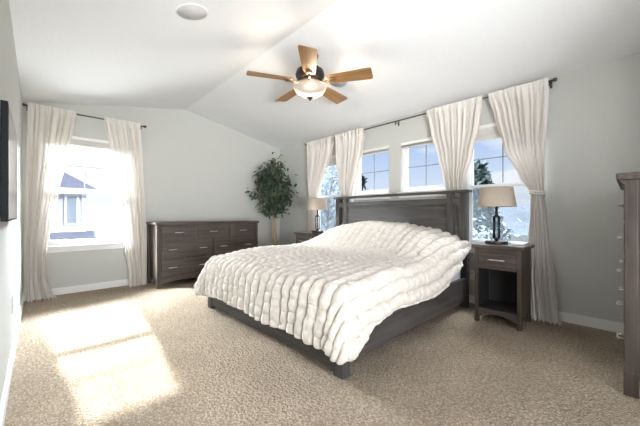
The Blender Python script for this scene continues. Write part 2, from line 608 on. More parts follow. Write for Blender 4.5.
# windows ------------------------------------------------------------
def window(name, axis, plane, a0, a1, z0, z1, double, sill, blind):
    """axis 'X': in the far wall (outside towards +Y); 'Y': in the right wall (outside towards +X)"""
    def bx(mb, lo, hi, d0, d1, s0, s1, bev=0.0):
        if axis == 'X':
            mb.box(lo, hi, plane + d0, plane + d1, s0, s1, bev)
        else:
            mb.box(plane + d0, plane + d1, lo, hi, s0, s1, bev)
    root = bpy.data.objects.new(name, None)
    COL.objects.link(root)
    tag(root, kind='structure')
    f = 0.035
    mb = MB()
    for lo, hi, s0, s1 in ((a0, a0 + f, z0, z1), (a1 - f, a1, z0, z1), (a0 + f, a1 - f, z0, z0 + f), (a0 + f, a1 - f, z1 - f, z1)):
        bx(mb, lo, hi, .045, .12, s0, s1, .003)
    mb.build('frame', M['vinyl'], root)
    i0, i1, b0, b1 = a0 + f, a1 - f, z0 + f, z1 - f
    mid = (b0 + b1) / 2
    sashes = [(b0, mid + .018, .055, .08), (mid - .018, b1, .085, .11)] if double else [(b0, b1, .085, .11)]
    s = 0.028
    for k, (s0, s1, d0, d1) in enumerate(sashes):
        mb = MB()
        for lo, hi, t0, t1 in ((i0, i0 + s, s0, s1), (i1 - s, i1, s0, s1), (i0 + s, i1 - s, s0, s0 + s + .006), (i0 + s, i1 - s, s1 - s, s1)):
            bx(mb, lo, hi, d0, d1, t0, t1, .002)
        sash = mb.build('sash', M['vinyl'], root)
        dm = (d0 + d1) / 2
        mb = MB(); bx(mb, i0 + s - .004, i1 - s + .004, dm - .003, dm + .003, s0 + s, s1 - s + .004); mb.build('glass_pane', M['glass'], sash)
        if k == len(sashes) - 1:
            am, zm = (i0 + i1) / 2, (s0 + s1) / 2
            mb = MB()
            bx(mb, am - .005, am + .005, dm - .008, dm + .008, s0 + s, s1 - s)
            bx(mb, i0 + s, i1 - s, dm - .0075, dm + .0075, zm - .005, zm + .005)
            mb.build('muntin', M['muntin'] if 'muntin' in M else M['vinyl'], sash)
    if double:
        mb = MB(); bx(mb, (i0 + i1) / 2 - .03, (i0 + i1) / 2 + .03, .038, .056, mid + .012, mid + .024, .003); mb.build('sash_lock', M['vinyl'], root)
    if double and axis == 'Y':
        mb = MB(); bx(mb, i0, i1, .112, .1128, b0, mid + .01); mb.build('insect_screen', M['screen_mesh'], root)
    if sill:
        mb = MB()
        bx(mb, a0 - .04, a1 + .04, -.035, .05, z0 - .02, z0 + .002, .006)
        bx(mb, a0 - .025, a1 + .025, -.014, 0, z0 - .085, z0 - .02, .004)
        mb.build('sill', M['trim'], root)
    if blind:
        mb = MB(); bx(mb, a0 + .004, a1 - .004, .0, .044, z1 - .04, z1 - .001, .004); hr = mb.build('shade_headrail', M['trim'], root)
        mb = MB()
        n = 8
        for k in range(n):
            zt = z1 - .04 - k * blind / n
            bx(mb, a0 + .008, a1 - .008, .006, .040, zt - blind / n + .002, zt, .004)
        bx(mb, a0 + .007, a1 - .007, .004, .042, z1 - .04 - blind - .014, z1 - .04 - blind, .003)
        mb.build('raised_shade', M['blind'], root)
    return root


M['muntin'] = mat('grey_muntin', (0.24, 0.26, 0.30), 0.5)
window('window_1', 'X', YF, *WIN_FAR, True, True, 0.07)
window('window_2', 'Y', XR, *WIN_R[0], True, True, 0.12)
window('window_3', 'Y', XR, *WIN_R[1], False, True, 0.03)
window('window_4', 'Y', XR, *WIN_R[2], False, True, 0.03)
window('window_5', 'Y', XR, *WIN_R[3], True, True, 0.12)


# ------------------------------------------------------------------ outside
tag(MB().box(-60, 160, 6.5, 160, -3.2, -3.0).build('ground_outside', M['ground']), kind='structure')
tag(MB().box(5.2, 160, -60, 6.5, -3.2, -3.0).build('ground_yard', M['ground']), kind='structure')
# far hillside, a ring from the far window round to the right ones
rows = []
for i in range(9):
    d = 70 + i * 9
    row = []
    for j in range(150):
        az = R(-35 + j * 1.0)
        hgt = (i / 8) ** 0.8 * (d * 0.040) * (0.8 + 0.45 * noise.noise(Vector((az * 2.2, 0.3, 5)))) + 1.6 * noise.noise(Vector((az * 9, i * .6, 1)))
        row.append((d * math.sin(az), d * math.cos(az), -3.0 + (hgt + 3.2 * i / 8 if i else -0.3)))
    rows.append(row)
tag(grid_mesh('hills', rows, M['hill']), kind='structure')

# neighbour's house
HY = 16.0
h = thing('neighbour_house', 'pale lavender-grey two-storey house with shingled hip roof outside the far window', 'house', (-0.6, HY + 3, -3.0))
ho = (-0.6, HY + 3, -3.0)


def hp(mb, name, material, parent=None):
    o = mb.build(name, material, parent or h, (0, 0, 0))
    # coordinates are given in world space; move them under the house's base
    o.location = -Vector(ho) if parent is None else (0, 0, 0)
    return o


mb = MB().box(-2.9, 1.45, HY, HY + 6, -3.0, 2.1)
hp(mb, 'house_wall', M['siding'])
mb = MB()
ex0, ex1, ey0, ey1, ez = -3.25, 1.85, HY - .4, HY + 6.4, 2.12
q = [mb.bm.verts.new(p) for p in ((ex0, ey0, ez), (ex1, ey0, ez), (ex1, ey1, ez), (ex0, ey1, ez), (-.7, HY + 2.2, 3.95), (-.7, HY + 3.8, 3.95))]
for f in ((0, 1, 4), (1, 2, 5, 4), (2, 3, 5), (3, 0, 4, 5), (3, 2, 1, 0)):
    mb.bm.faces.new([q[i] for i in f])
hp(mb, 'house_roof', M['roofing'])
mb = MB()
for x0, x1 in ((-2.95, -2.8), (1.33, 1.48)):
    mb.box(x0, x1, HY - .05, HY, -3, 2.1)
mb.box(-2.95, 1.48, HY - .06, HY, 0.35, 0.58)
mb.box(-3.25, 1.85, HY - .42, HY - .38, 1.93, 2.13)
mb.box(-2.95, 1.5, HY - .40, HY, 1.90, 1.95)
hp(mb, 'house_trim', M['ext_trim'])
fr = hp(MB().box(0.78, 1.24, HY - .08, HY, .62, 1.9), 'house_window', M['ext_trim'])
hp(MB().box(0.86, 1.16, HY - .10, HY - .06, .72, 1.8), 'window_glass', M['ext_glass'], fr)
mb = MB()
mb.poly_prism([(-2.9, HY - 1.6, -0.25), (2.6, HY - 1.6, -0.25), (2.6, HY, .25), (-2.9, HY, .25)], (0, 0, .12))
hp(mb, 'porch_roof', M['roofing'])
mb = MB().box(-2.9, 2.6, HY - 1.65, HY - 1.55, -.35, -.15)
for x in (-2.7, 0.0, 2.45):
    mb.box(x, x + .14, HY - 1.6, HY - 1.46, -3, -.3)
hp(mb, 'porch_beam', M['ext_trim'])


# trees beyond the windows
def sprig_mesh(rng, centers, size, per, name, material, parent, flat=0.6):
    vs, fs = [], []
    for c, rad in centers:
        for _ in range(per):
            d = Vector((rng.gauss(0, 1), rng.gauss(0, 1), rng.gauss(0, 1) * flat))
            p = Vector(c) + d * rad * 0.55
            a = Vector((rng.uniform(-1, 1), rng.uniform(-1, 1), rng.uniform(-.8, .8))).normalized()
            s = a.cross(Vector((rng.uniform(-1, 1), rng.uniform(-1, 1), rng.uniform(-1, 1)))).normalized()
            L = size * rng.uniform(.6, 1.3)
            i = len(vs)
            vs += [p, p + a * L * .45 + s * L * .2, p + a * L, p + a * L * .45 - s * L * .2]
            fs.append((i, i + 1, i + 2, i + 3))
    me = bpy.data.meshes.new(name)
    me.from_pydata(vs, [], fs)
    me.materials.append(material)
    o = bpy.data.objects.new(name, me)
    COL.objects.link(o)
    o.parent = parent
    return o


def conifer(x, y, top, rad, label, seed, material='needle', group='trees beyond the windows'):
    rng = random.Random(seed)
    root = thing('conifer_tree', label, 'tree', (x, y, -3.0), group)
    H = top + 3.0
    MB().tube([(0, 0, 0), (0, 0, H * .6), (0, 0, H)], [.13, .08, .01], 8).build('trunk', M['ext_bark'], root)
    cs = []
    for k in range(150):
        z = rng.uniform(.08, 1) ** .8 * H
        rr = rad * (1.02 - z / H) ** .8
        a = rng.uniform(0, 2 * PI)
        q = rng.uniform(.2, 1)
        cs.append(((math.cos(a) * rr * q, math.sin(a) * rr * q, z - .15 * q), .12 + .3 * rr / rad))
    sprig_mesh(rng, cs, .26, 34, 'needle_crown', M[material], root)


def bare_tree(x, y, top, rad, label, seed, group='trees beyond the windows'):
    rng = random.Random(seed)
    root = thing('frosted_tree', label, 'tree', (x, y, -3.0), group)
    H = top + 3.0
    mb = MB()
    mb.tube([(0, 0, 0), (.05, .02, H * .35), (-.03, .05, H * .8)], [.14, .10, .03], 8)
    cs = []
    for k in range(26):
        a = rng.uniform(0, 2 * PI)
        z0 = rng.uniform(.2, .75) * H
        L = rad * rng.uniform(.5, 1.0)
        p = Vector((math.cos(a) * L, math.sin(a) * L, min(H, z0 + L * rng.uniform(.3, 1.1))))
        mb.tube([(0, 0, z0), tuple(p * .5 + Vector((0, 0, z0 * .5 + .1))), tuple(p)], [.04, .025, .008], 6)
        for q in (.5, .75, 1.0):
            cs.append((tuple(Vector((0, 0, z0)).lerp(p, q)), .5))
    mb.build('branches', M['ext_bark'], root)
    sprig_mesh(rng, cs, .16, 90, 'twig_crown', M['frost'], root, .9)


conifer(12.2, 4.05, 3.1, 1.5, 'dark blue-green conifer behind the lamp in the nearer tall window', 3)
conifer(10.4, 1.3, 0.9, 1.1, 'low blue-green conifer seen below the rail of the nearer tall window', 4)
conifer(15.6, 12.5, 3.6, 1.4, 'dark conifer tip in the lower corner of the small window left of centre', 5)
bare_tree(9.9, 9.9, 3.6, 1.9, 'pale frosted tree behind the lamp in the tall window by the ficus', 6)
bare_tree(8.0, 3.0, 0.9, 1.0, 'pale frosted shrub close outside the nearer tall window', 7)


# ------------------------------------------------------------------ curtains
def curtain(name, label, group, axis, plane, side, keys, folds, seed, tie=None, shade_n=160):
    """keys: list of (z, a_lo, a_hi, amplitude, off) from the top down; side: +1/-1 is the room side along the normal"""
    root_a = (keys[0][1] + keys[0][2]) / 2
    base = (root_a, plane, 0) if axis == 'X' else (plane, root_a, 0)
    root = thing(name, label, 'curtain', base, group)
    ks = sorted(keys)
    lo = [(k[0], k[1]) for k in ks]
    hi = [(k[0], k[2]) for k in ks]
    am = [(k[0], k[3]) for k in ks]
    of = [(k[0], k[4]) for k in ks]
    rng = random.Random(seed)
    ph = rng.uniform(0, 6)
    zs = []
    z = ks[-1][0]
    while z > ks[0][0]:
        zs.append(z)
        z -= 0.03 if z > .1 else .012
    zs.append(ks[0][0])
    rows = []
    for z in zs:
        a0, a1, A, off = interp(lo, z), interp(hi, z), interp(am, z), interp(of, z)
        pk = sstep(ks[-1][0] - .10, ks[-1][0] - .02, z)      # the rod pocket lies in front of the rod
        A, off = A * 1.3 * (1 - .76 * pk), off + .022 * pk
        row = []
        for j in range(shade_n + 1):
            u = j / shade_n
            w = u + 0.35 / folds * math.sin(2 * PI * folds * u * .5 + ph) * .5
            nzv = noise.noise(Vector((u * 3.0, z * .8, seed)))
            phase = 2 * PI * folds * (w + 0.03 * noise.noise(Vector((u * 2, z * .5, seed + 9)))) + ph
            f = math.sin(phase)
            f = math.copysign(abs(f) ** .8, f)
            d = off + A * f * (.75 + .5 * nzv) + .25 * A * math.sin(phase * 2.3 + z)
            a = lerp(a0, a1, u) + .25 * A * math.cos(phase)
            row.append((a, plane + side * d, z) if axis == 'X' else (plane + side * d, a, z))
        rows.append(row)
    grid_mesh('fabric_panel', rows, M['curtain'], root, (0, 0, 0)).location = -Vector(base)
    # gathered header above the rod
    z0 = ks[-1][0]
    hd = []
    for k, (dz, s) in enumerate(((0.0, 1.0), (.014, 1.15), (.032, .9))):
        row = []
        for j in range(shade_n + 1):
            u = j / shade_n
            p = rows[0][j]
            jit = .006 * noise.noise(Vector((u * 40, k, seed)))
            row.append((p[0] + jit, p[1], z0 + dz + jit) if axis == 'X' else (p[0], p[1] + jit, z0 + dz + jit))
        hd.append(row)
    grid_mesh('header', hd, M['curtain'], root).location = -Vector(base)
    if tie:
        tz, ta, tr, toff = tie
        mb = MB()
        for dz in (-.012, .012):
            pts = []
            for k in range(25):
                an = 2 * PI * k / 24
                pa, pd = ta + tr * math.cos(an), plane + side * (toff + .055 * math.sin(an))
                pts.append((pa, pd, tz + dz + .01 * math.cos(an)) if axis == 'X' else (pd, pa, tz + dz + .01 * math.cos(an)))
            mb.tube(pts, .011, 8, False)
        mb.build('tieback', M['curtain'], root).location = -Vector(base)
    return root


PA, PB = 5.09, 3.655
GA, GB = 'curtains on the far window', 'curtains along the bed wall'
curtain('curtain', 'cream curtain on the far window hanging against the white wall corner', GA, 'X', PA, -1,
        [(2.385, -.092, .37, .022, 0), (1.76, -.105, .275, .025, .01), (1.37, -.115, .195, .026, .02), (.9, -.120, .115, .028, .03), (.6, -.122, .075, .028, .03),
         (.23, -.122, .075, .026, .04), (.06, -.125, .13, .028, .06), (.005, -.128, .16, .05, .10)], 8, 1)
curtain('curtain', 'cream curtain on the far window hanging beside the dresser', GA, 'X', PA, -1,
        [(2.385, .67, 1.11, .022, 0), (1.96, .735, 1.135, .025, .01), (1.26, .82, 1.165, .026, .02), (.94, .865, 1.175, .027, .02), (.6, .905, 1.18, .026, .03),
         (.24, .945, 1.18, .024, .04), (.06, .955, 1.175, .028, .05), (.005, .965, 1.17, .05, .06)], 7, 2)
curtain('curtain', 'cream tied curtain on the bed wall, the one nearest the ficus tree', GB, 'Y', PB, -1,
        [(2.365, 3.48, 4.17, .022, 0), (2.1, 3.56, 4.165, .024, 0), (1.75, 3.74, 4.16, .026, .01), (1.5, 3.87, 4.15, .028, .01), (1.36, 3.93, 4.10, .030, .01),
         (1.1, 3.90, 4.14, .028, 0), (.74, 3.87, 4.19, .026, 0), (.3, 3.86, 4.22, .026, 0), (.01, 3.86, 4.24, .03, 0)], 9, 3, (1.365, 4.015, .10, .012))
curtain('curtain', 'cream tied curtain on the bed wall passing behind the headboard end by the far lamp', GB, 'Y', PB, -1,
        [(2.365, 2.835, 3.455, .022, 0), (2.1, 2.87, 3.44, .024, 0), (1.75, 2.97, 3.40, .027, .005), (1.5, 3.06, 3.35, .028, .005), (1.36, 3.10, 3.31, .030, 0),
         (1.1, 3.06, 3.34, .026, 0), (.6, 3.02, 3.36, .026, 0), (.01, 3.0, 3.38, .026, 0)], 8, 4, (1.30, 3.205, .115, .005))
curtain('curtain', 'cream tied curtain between the small window and the tall window behind the headboard', GB, 'Y', PB, -1,
        [(2.365, 1.165, 1.835, .022, 0), (2.1, 1.20, 1.79, .024, 0), (1.75, 1.28, 1.68, .027, .005), (1.5, 1.35, 1.61, .028, .005), (1.33, 1.385, 1.57, .030, 0),
         (1.2, 1.385, 1.55, .030, 0), (1.0, 1.36, 1.54, .026, 0), (.6, 1.34, 1.56, .026, 0), (.01, 1.33, 1.58, .026, 0)], 9, 5, (1.18, 1.465, .10, .005))
curtain('curtain', 'cream tied curtain hanging behind the near nightstand with its hem on the carpet', GB, 'Y', PB, -1,
        [(2.365, .57, 1.10, .022, 0), (2.14, .58, 1.04, .024, 0), (1.74, .60, .945, .027, .005), (1.45, .607, .81, .028, .01), (1.27, .612, .71, .026, .01),
         (1.05, .585, .715, .026, .01), (.75, .555, .735, .028, .01), (.4, .52, .76, .032, .02), (.12, .50, .745, .032, .03), (.03, .48, .74, .036, .05), (.005, .455, .74, .04, .065)], 9, 6,
        (1.27, .66, .062, .012))


def rod(label, axis, plane, wall, side, a0, a1, z, brackets):
    def P(a, d, zz):
        return (a, plane + d, zz) if axis == 'X' else (plane + d, a, zz)
    base = P((a0 + a1) / 2, 0, z)
    root = thing('curtain_rod', label, 'curtain rod', base, 'curtain rods')
    mb = MB().tube([P(a0, 0, z), P(a1, 0, z)], .0095, 12)
    mb.build('pole', M['rod'], root).location = -Vector(base)
    for a, s in ((a0, -1), (a1, 1)):
        MB().tube([P(a, 0, z), P(a + s * .012, 0, z), P(a + s * .016, 0, z), P(a + s * .04, 0, z), P(a + s * .045, 0, z)], [.012, .012, .018, .018, .010], 12).build('finial', M['rod'], root).location = -Vector(base)
    for a in brackets:
        mb = MB().tube([P(a, 0, z - .016), P(a, wall - plane, z - .016)], .006, 8)
        mb.tube([P(a, (wall - plane) * .96, z - .045), P(a, (wall - plane) * .96, z + .02)], .010, 8)
        mb.tube([P(a, 0, z - .05), P(a, 0, z - .008)], .007, 8)
        mb.build('bracket', M['rod'], root).location = -Vector(base)


rod('dark curtain rod above the far window', 'X', PA, YF, -1, -.10, 1.15, 2.385, (-.095, 1.125))
rod('long dark curtain rod over the four windows of the bed wall', 'Y', PB, XR, -1, .545, 4.19, 2.365, (.56, 2.30, 4.175))


# ------------------------------------------------------------------ handles
def bar_handle(c, along, out, L, parent, name='handle', r=.0055):
    c, along, out = Vector(c), Vector(along), Vector(out)
    mb = MB()
    mb.tube([c - along * L / 2 + out * .026, c - along * L * .25 + out * .030, c + along * L * .25 + out * .030, c + along * L / 2 + out * .026], r, 8)
    for s in (-.36, .36):
        mb.tube([c + along * L * s, c + along * L * s + out * .028], r * .9, 8)
    return mb.build(name, M['nickel'], parent)


# ------------------------------------------------------------------ dresser
dr = thing('dresser', 'long charcoal wooden dresser with seven drawers against the far wall', 'dresser', (2.035, 4.90, 0))
WD = M['wood']
DX, DY0, DY1 = .82, -.28, .25     # half width, front, back
mb = MB().box(-DX + .02, DX - .02, DY0 + .02, DY1 - .01, .10, .905, .003)
mb.build('case', WD['Z'], dr)
MB().box(-DX - .018, DX + .018, DY0 - .022, DY1 + .01, .905, .94, .006).build('top', WD['X'], dr)
for sx in (-1, 1):
    for (y0, y1) in ((DY0, DY0 + .06), (DY1 - .06, DY1)):
        x0, x1 = sorted((sx * DX, sx * (DX - .055)))
        MB().box(x0, x1, y0, y1, 0, .905, .004).build('corner_post', WD['Z'], dr)
mb = MB()
pts = [(-DX + .05, DY0 + .012, .155), (DX - .05, DY0 + .012, .155)]
pts += [(DX - .05, DY0 + .012, .05), (DX - .15, DY0 + .012, .065), (DX - .3, DY0 + .012, .085), (-DX + .3, DY0 + .012, .085), (-DX + .15, DY0 + .012, .065), (-DX + .05, DY0 + .012, .05)]
mb.poly_prism(pts, (0, .03, 0))
mb.build('apron', WD['X'], dr)


def drawer(parent, x0, x1, z0, z1, y, handles, hl=.10):
    mb = MB().box(x0, x1, y, y + .03, z0, z1, .004)
    d = mb.build('drawer', WD['X'], parent)
    n = len(handles)
    for hx in handles:
        bar_handle((hx, y, (z0 + z1) / 2), (1, 0, 0), (0, -1, 0), hl, d)


L0, L1 = -DX + .06, DX - .06
w3 = (L1 - L0 - .08) / 3
for k in range(3):
    a = L0 + k * (w3 + .04)
    drawer(dr, a, a + w3, .69, .882, DY0 + .004, [a + w3 * .5], .13)
for z0, z1 in ((.425, .655), (.165, .395)):
    for a, c in ((L0, -.02), (.02, L1)):
        drawer(dr, a, c, z0, z1, DY0 + .004, [a + (c - a) * .2, a + (c - a) * .8], .12)


# ------------------------------------------------------------------ nightstands
def make_nightstand():
    r = thing('nightstand', '', 'nightstand')
    x0, x1, hw = -.19, .19, .195
    # the case: side panels, back and shelves around an open cubby
    MB().box(x0 - .02, x1 + .02, -hw - .025, hw + .025, .725, .757, .006).build('top', WD['Y'], r)
    for s in (-1, 1):
        y0, y1 = sorted((s * hw, s * (hw - .02)))
        MB().box(x0 + .03, x1 - .02, y0 + (.004 if s < 0 else 0), y1 - (.004 if s > 0 else 0), .10, .725, .002).build('side_panel', WD['Z'], r)
    for s in (-1, 1):
        y0, y1 = sorted((s * (hw - .0205), s * (hw - .0255)))
        MB().box(x0 + .033, x1 - .031, y0, y1, .146, .524).build('cubby_shade_sheet', M['cavity_shade'], r)  # thin dark sheets standing in for shade on the cubby sides
    MB().box(x1 - .03, x1 - .015, -hw + .02, hw - .02, .10, .725).build('back_panel', M['cavity_shade'], r)
    MB().box(x0 + .01, x1 - .03, -hw + .02, hw - .02, .125, .145).build('bottom_shelf', M['cavity_shade'], r)
    MB().box(x0 + .01, x1 - .03, -hw + .02, hw - .02, .525, .55).build('divider_shelf', WD['Y'], r)
    for sy in (-1, 1):
        for fx in (0, 1):
            y0, y1 = sorted((sy * hw, sy * (hw - .032)))
            a, c = (x0, x0 + .032) if fx == 0 else (x1 - .032, x1)
            mb = MB().box(a, c, y0, y1, 0, .725, .003)
            mb.box(a - .004, c + .004, y0 - .004, y1 + .004, 0, .06, .003)
            mb.build('leg', WD['Z'], r)
    MB().box(x0 + .004, x0 + .03, -hw + .032, hw - .032, .685, .725, .002).build('front_rail', WD['Y'], r)
    n = 14
    pts = [(x0 + .004, -hw + .032, .135), (x0 + .004, hw - .032, .135)]
    for k in range(n + 1):
        u = 1 - 2 * k / n
        pts.append((x0 + .004, u * (hw - .032), .055 + .04 * (1 - u * u)))
    mb = MB()
    mb.poly_prism(pts, (.026, 0, 0))
    mb.build('apron', WD['Y'], r)
    d = MB().box(x0 - .002, x0 + .025, -hw + .034, hw - .034, .552, .682, .004).build('drawer', WD['Y'], r)
    bar_handle((x0 - .002, 0, .62), (0, 1, 0), (-1, 0, 0), .14, d)
    return r


ns = make_nightstand()
ns.location = (3.33, .88, 0)
tag(ns, 'charcoal wooden nightstand with open cubby, standing in front of the tied curtain hem', 'nightstand', 'nightstands')
ns2 = copy_tree(ns)
ns2.location = (3.33, 3.70, 0)
tag(ns2, 'charcoal wooden nightstand on the far side of the bed, near the ficus tree', 'nightstand', 'nightstands')


def make_lamp():
    r = thing('table_lamp', '', 'lamp')
    mb = MB()
    mb.lathe([(0, 0), (.098, 0), (.100, .004), (.100, .026), (.096, .031), (0, .031)], 0, 0, 40)
    mb.build('base', M['bronze'], r)
    mb = MB().lathe([(0, .031), (.017, .031), (.017, .045), (.030, .05), (.030, .062), (0, .062)], 0, 0, 24)
    for k in range(4):
        a = PI / 4 + k * PI / 2
        mb.tube([(.031 * math.cos(a), .031 * math.sin(a), .055), (.031 * math.cos(a), .031 * math.sin(a), .275)], .0065, 8)
    mb.lathe([(0, .262), (.034, .262), (.034, .275), (.016, .285), (.012, .30), (.012, .385), (0, .385)], 0, 0, 24)
    mb.build('stem', M['bronze'], r)
    MB().lathe([(.022, .062), (.025, .065), (.025, .258), (.022, .262)], 0, 0, 24).build('glass_column', M['lamp_glass'], r)
    mb = MB()
    mb.lathe([(.170, .37), (.141, .56), (.138, .56), (.167, .37), (.170, .37)], 0, 0, 56)
    mb.build('lamp_shade', M['linen'], r)
    mb = MB()
    for k in range(3):
        a = k * 2 * PI / 3
        mb.tube([(0, 0, .385), (.1 * math.cos(a), .1 * math.sin(a), .40), (.163 * math.cos(a), .163 * math.sin(a), .40)], .003, 6)
    mb.build('shade_spider', M['bronze'], r)
    mb = MB().lathe([(0, .385), (.013, .387), (.013, .42), (.03, .45), (.033, .475), (.022, .50), (0, .508)], 0, 0, 20)
    mb.build('bulb', M['outlet'], r)
    return r


lp = make_lamp()
lp.location = (3.31, .93, .757)
tag(lp, 'table lamp with taupe drum shade on the nightstand beside the white booklet', 'lamp', 'bedside lamps')
lp2 = copy_tree(lp)
lp2.location = (3.30, 3.53, .757)
tag(lp2, 'table lamp with taupe drum shade on the nightstand near the ficus tree', 'lamp', 'bedside lamps')

bk = thing('booklet', 'thin white booklet lying flat on the nightstand beside the lamp base', 'book', (3.40, .755, .757), None, R(4))
MB().box(-.10, .10, -.055, .055, 0.001, .016, .003).build('pages', M['paper'], bk)
MB().box(-.103, .103, -.058, .058, .016, .019, .001).build('cover', M['paper'], bk)


# ------------------------------------------------------------------ bed
BW = M['bedwood']
bed = thing('bed_frame', 'dark wooden king bed frame with tall panelled headboard and low footboard', 'bed', (2.45, 2.285, 0))
bo = Vector((2.45, 2.285, 0))


def bp_(mb, name, material, parent=None):
    o = mb.build(name, material, parent or bed)
    if parent is None:
        o.location = -bo
    return o


Y0, Y1 = 1.26, 3.31
for y0, y1 in ((Y0, Y0 + .085), (Y1 - .085, Y1)):
    bp_(MB().box(1.395, 1.475, y0, y1, 0, .34, .005), 'foot_post', BW['Z'])
bp_(MB().box(1.405, 1.445, Y0 + .085, Y1 - .085, .035, .33, .004), 'footboard', BW['Y'])
bp_(MB().box(1.398, 1.41, Y0 + .085, Y1 - .085, .195, .33, .003), 'footboard_cap', BW['Y'])
for y0, y1 in ((Y0 + .02, Y0 + .055), (Y1 - .055, Y1 - .02)):
    bp_(MB().box(1.475, 3.48, y0, y1, .085, .34, .004), 'side_rail', BW['X'])
for y0, y1 in ((Y0 + .015, Y0 + .09), (Y1 - .09, Y1 - .015)):
    bp_(MB().box(3.48, 3.555, y0, y1, 0, 1.30, .005), 'head_post', BW['Z'])
for y0, y1 in ((Y0 + .17, Y0 + .245), (Y1 - .245, Y1 - .17)):
    bp_(MB().box(3.482, 3.552, y0, y1, .09, 1.30, .005), 'inner_stile', BW['Z'])
for y0, y1 in ((Y0 + .09, Y0 + .17), (Y1 - .17, Y1 - .09)):
    bp_(MB().box(3.486, 3.548, y0, y1, 1.165, 1.24, .004), 'slot_rail', BW['Y'])
    bp_(MB().box(3.486, 3.548, y0, y1, .36, .46, .004), 'slot_rail', BW['Y'])
bp_(MB().box(3.484, 3.55, Y0 + .245, Y1 - .245, 1.165, 1.24, .004), 'top_rail', BW['Y'])
bp_(MB().box(3.505, 3.54, Y0 + .245, Y1 - .245, .28, 1.165, .003), 'head_panel', BW['Y'])
bp_(MB().box(3.46, 3.575, Y0 - .012, Y1 + .012, 1.30, 1.33, .006), 'cap_rail', BW['Y'])
mb = MB()
for k in range(12):
    x = 1.50 + k * .165
    mb.box(x, x + .09, Y0 + .055, Y1 - .055, .24, .262)
o = bp_(mb, 'slats', BW['Y'])
for x in (2.0, 2.9):
    bp_(MB().box(x, x + .06, 2.25, 2.32, 0, .24), 'support_leg', BW['Z'])


def pillow_mesh(w, d, hgt, n=28):
    rows_t, rows_b = [], []
    for i in range(n + 1):
        rt, rb = [], []
        for j in range(n + 1):
            u, v = 2 * i / n - 1, 2 * j / n - 1
            e = max(0, (1 - abs(u) ** 2.6)) ** .5 * max(0, (1 - abs(v) ** 2.6)) ** .5
            pu = u * (1 - .06 * (1 - abs(v)) * abs(u) ** 2)
            pv = v * (1 - .05 * (1 - abs(u)) * abs(v) ** 2)
            rt.append((pu * d / 2, pv * w / 2, hgt * .5 + e * hgt * .5))
            rb.append((pu * d / 2, pv * w / 2, hgt * .5 - e * hgt * .5))
        rows_t.append(rt)
        rows_b.append(rb[::-1])
    bm = bmesh.new()
    for rows in (rows_t, rows_b):
        vv = [[bm.verts.new(p) for p in r] for r in rows]
        for i in range(n):
            for j in range(n):
                f = bm.faces.new((vv[i][j], vv[i + 1][j], vv[i + 1][j + 1], vv[i][j + 1]))
                f.smooth = True
    bmesh.ops.remove_doubles(bm, verts=bm.verts[:], dist=.0005)
    mb = MB()
    mb.bm.free()
    mb.bm = bm
    return mb


mt = MB().box(1.47, 3.465, 1.32, 3.25, .263, .572, .06).build('mattress', M['sheet'], None, (2.47, 2.285, .263))
for p in mt.data.polygons:
    p.use_smooth = True
tag(mt, 'thick mattress in a pale grey fitted sheet, mostly under the throw', 'mattress')
for y, lab in ((1.83, 'white pillow under the fur throw at the end nearer the cubby nightstand'), (2.72, 'white pillow under the fur throw at the end nearer the ficus tree')):
    pw = pillow_mesh(.88, .46, .15).build('pillow', M['pillow'], None, (0, 0, 0))
    pw.location = (3.21, y, .574)
    tag(pw, lab, 'pillow', 'pillows under the throw')

# the ruched throw ---------------------------------------------------
BX0, BY0, BY1, BR = 1.372, 1.235, 3.335, .10
ZT = .598
BUMP_Y = [(1.15, 0.0), (1.22, .03), (1.39, .165), (1.62, .24), (2.0, .30), (2.48, .325), (2.85, .27), (3.05, .215), (3.25, .10), (3.4, 0)]


def top_z(x, y):
    start = lerp(2.42, 2.66, sstep(1.3, 2.2, y))
    b = interp(BUMP_Y, y) * sstep(start, 3.2, x)
    droop = .05 * sstep(2.0, 1.40, x)
    soft = .012 * noise.noise(Vector((x * 3, y * 3, 2.0)))
    return ZT + b - droop + soft


NEAR = [(1.2, .38), (1.48, .36), (1.62, .27), (1.9, .26), (2.5, .28), (2.85, .27), (3.1, .20), (3.3, .09), (3.48, .05)]
FAR = [(1.2, .40), (1.7, .40), (2.6, .36), (3.2, .22), (3.48, .12)]
nu, nv = 230, 270
u0, u1 = -.42, 3.475 - (BX0 + BR)
rows = []
base_st = []
for i in range(nu + 1):
    row, strow = [], []
    u = lerp(u0, u1, i / nu)
    xx = BX0 + BR + max(u, -.03)
    va, vb = -interp(NEAR, xx) - .057, (BY1 - BY0 - 2 * BR) + interp(FAR, xx) + .057
    for j in range(nv + 1):
        v = lerp(va, vb, j / nv)
        # the loose hem wanders a little
        uu = u
        if u < 0:
            uu = u * (1 + .10 * noise.noise(Vector((v * 2.3, 7, 0))))
        Wt = BY1 - BY0 - 2 * BR
        a = max(0, -uu)
        b = -v if v < 0 else max(0, v - Wt)
        sgn = -1 if v < 0 else 1
        ex = BX0 + BR + max(uu, 0)
        ey = BY0 + BR + min(max(v, 0), Wt)
        d = math.hypot(a, b)
        if d < 1e-9:
            row.append(Vector((ex, ey, top_z(ex, ey))))
        else:
            dx, dy = -a / d, sgn * b / d
            corner = min(a, b) / max(d, 1e-6)
            dm = max(a, b) + .06 * min(a, b)
            q = BR * PI / 2
            if dm < q:
                out, drop = BR * math.sin(dm / BR), BR * (1 - math.cos(dm / BR))
            else:
                out, drop = BR + .10 * (dm - q), BR + (dm - q) * .985
            out += corner * .12 * sstep(.1, .4, dm)
            wave = .022 * noise.noise(Vector((v * 4.5, uu * 4.5, 3))) * sstep(.1, .35, dm)
            out += wave + .01 * sstep(.12, .3, dm)
            row.append(Vector((ex + dx * out, ey + dy * out, top_z(ex, ey) - drop)))
        strow.append((uu, v))
    rows.append(row)
    base_st.append(strow)
PIT = .104
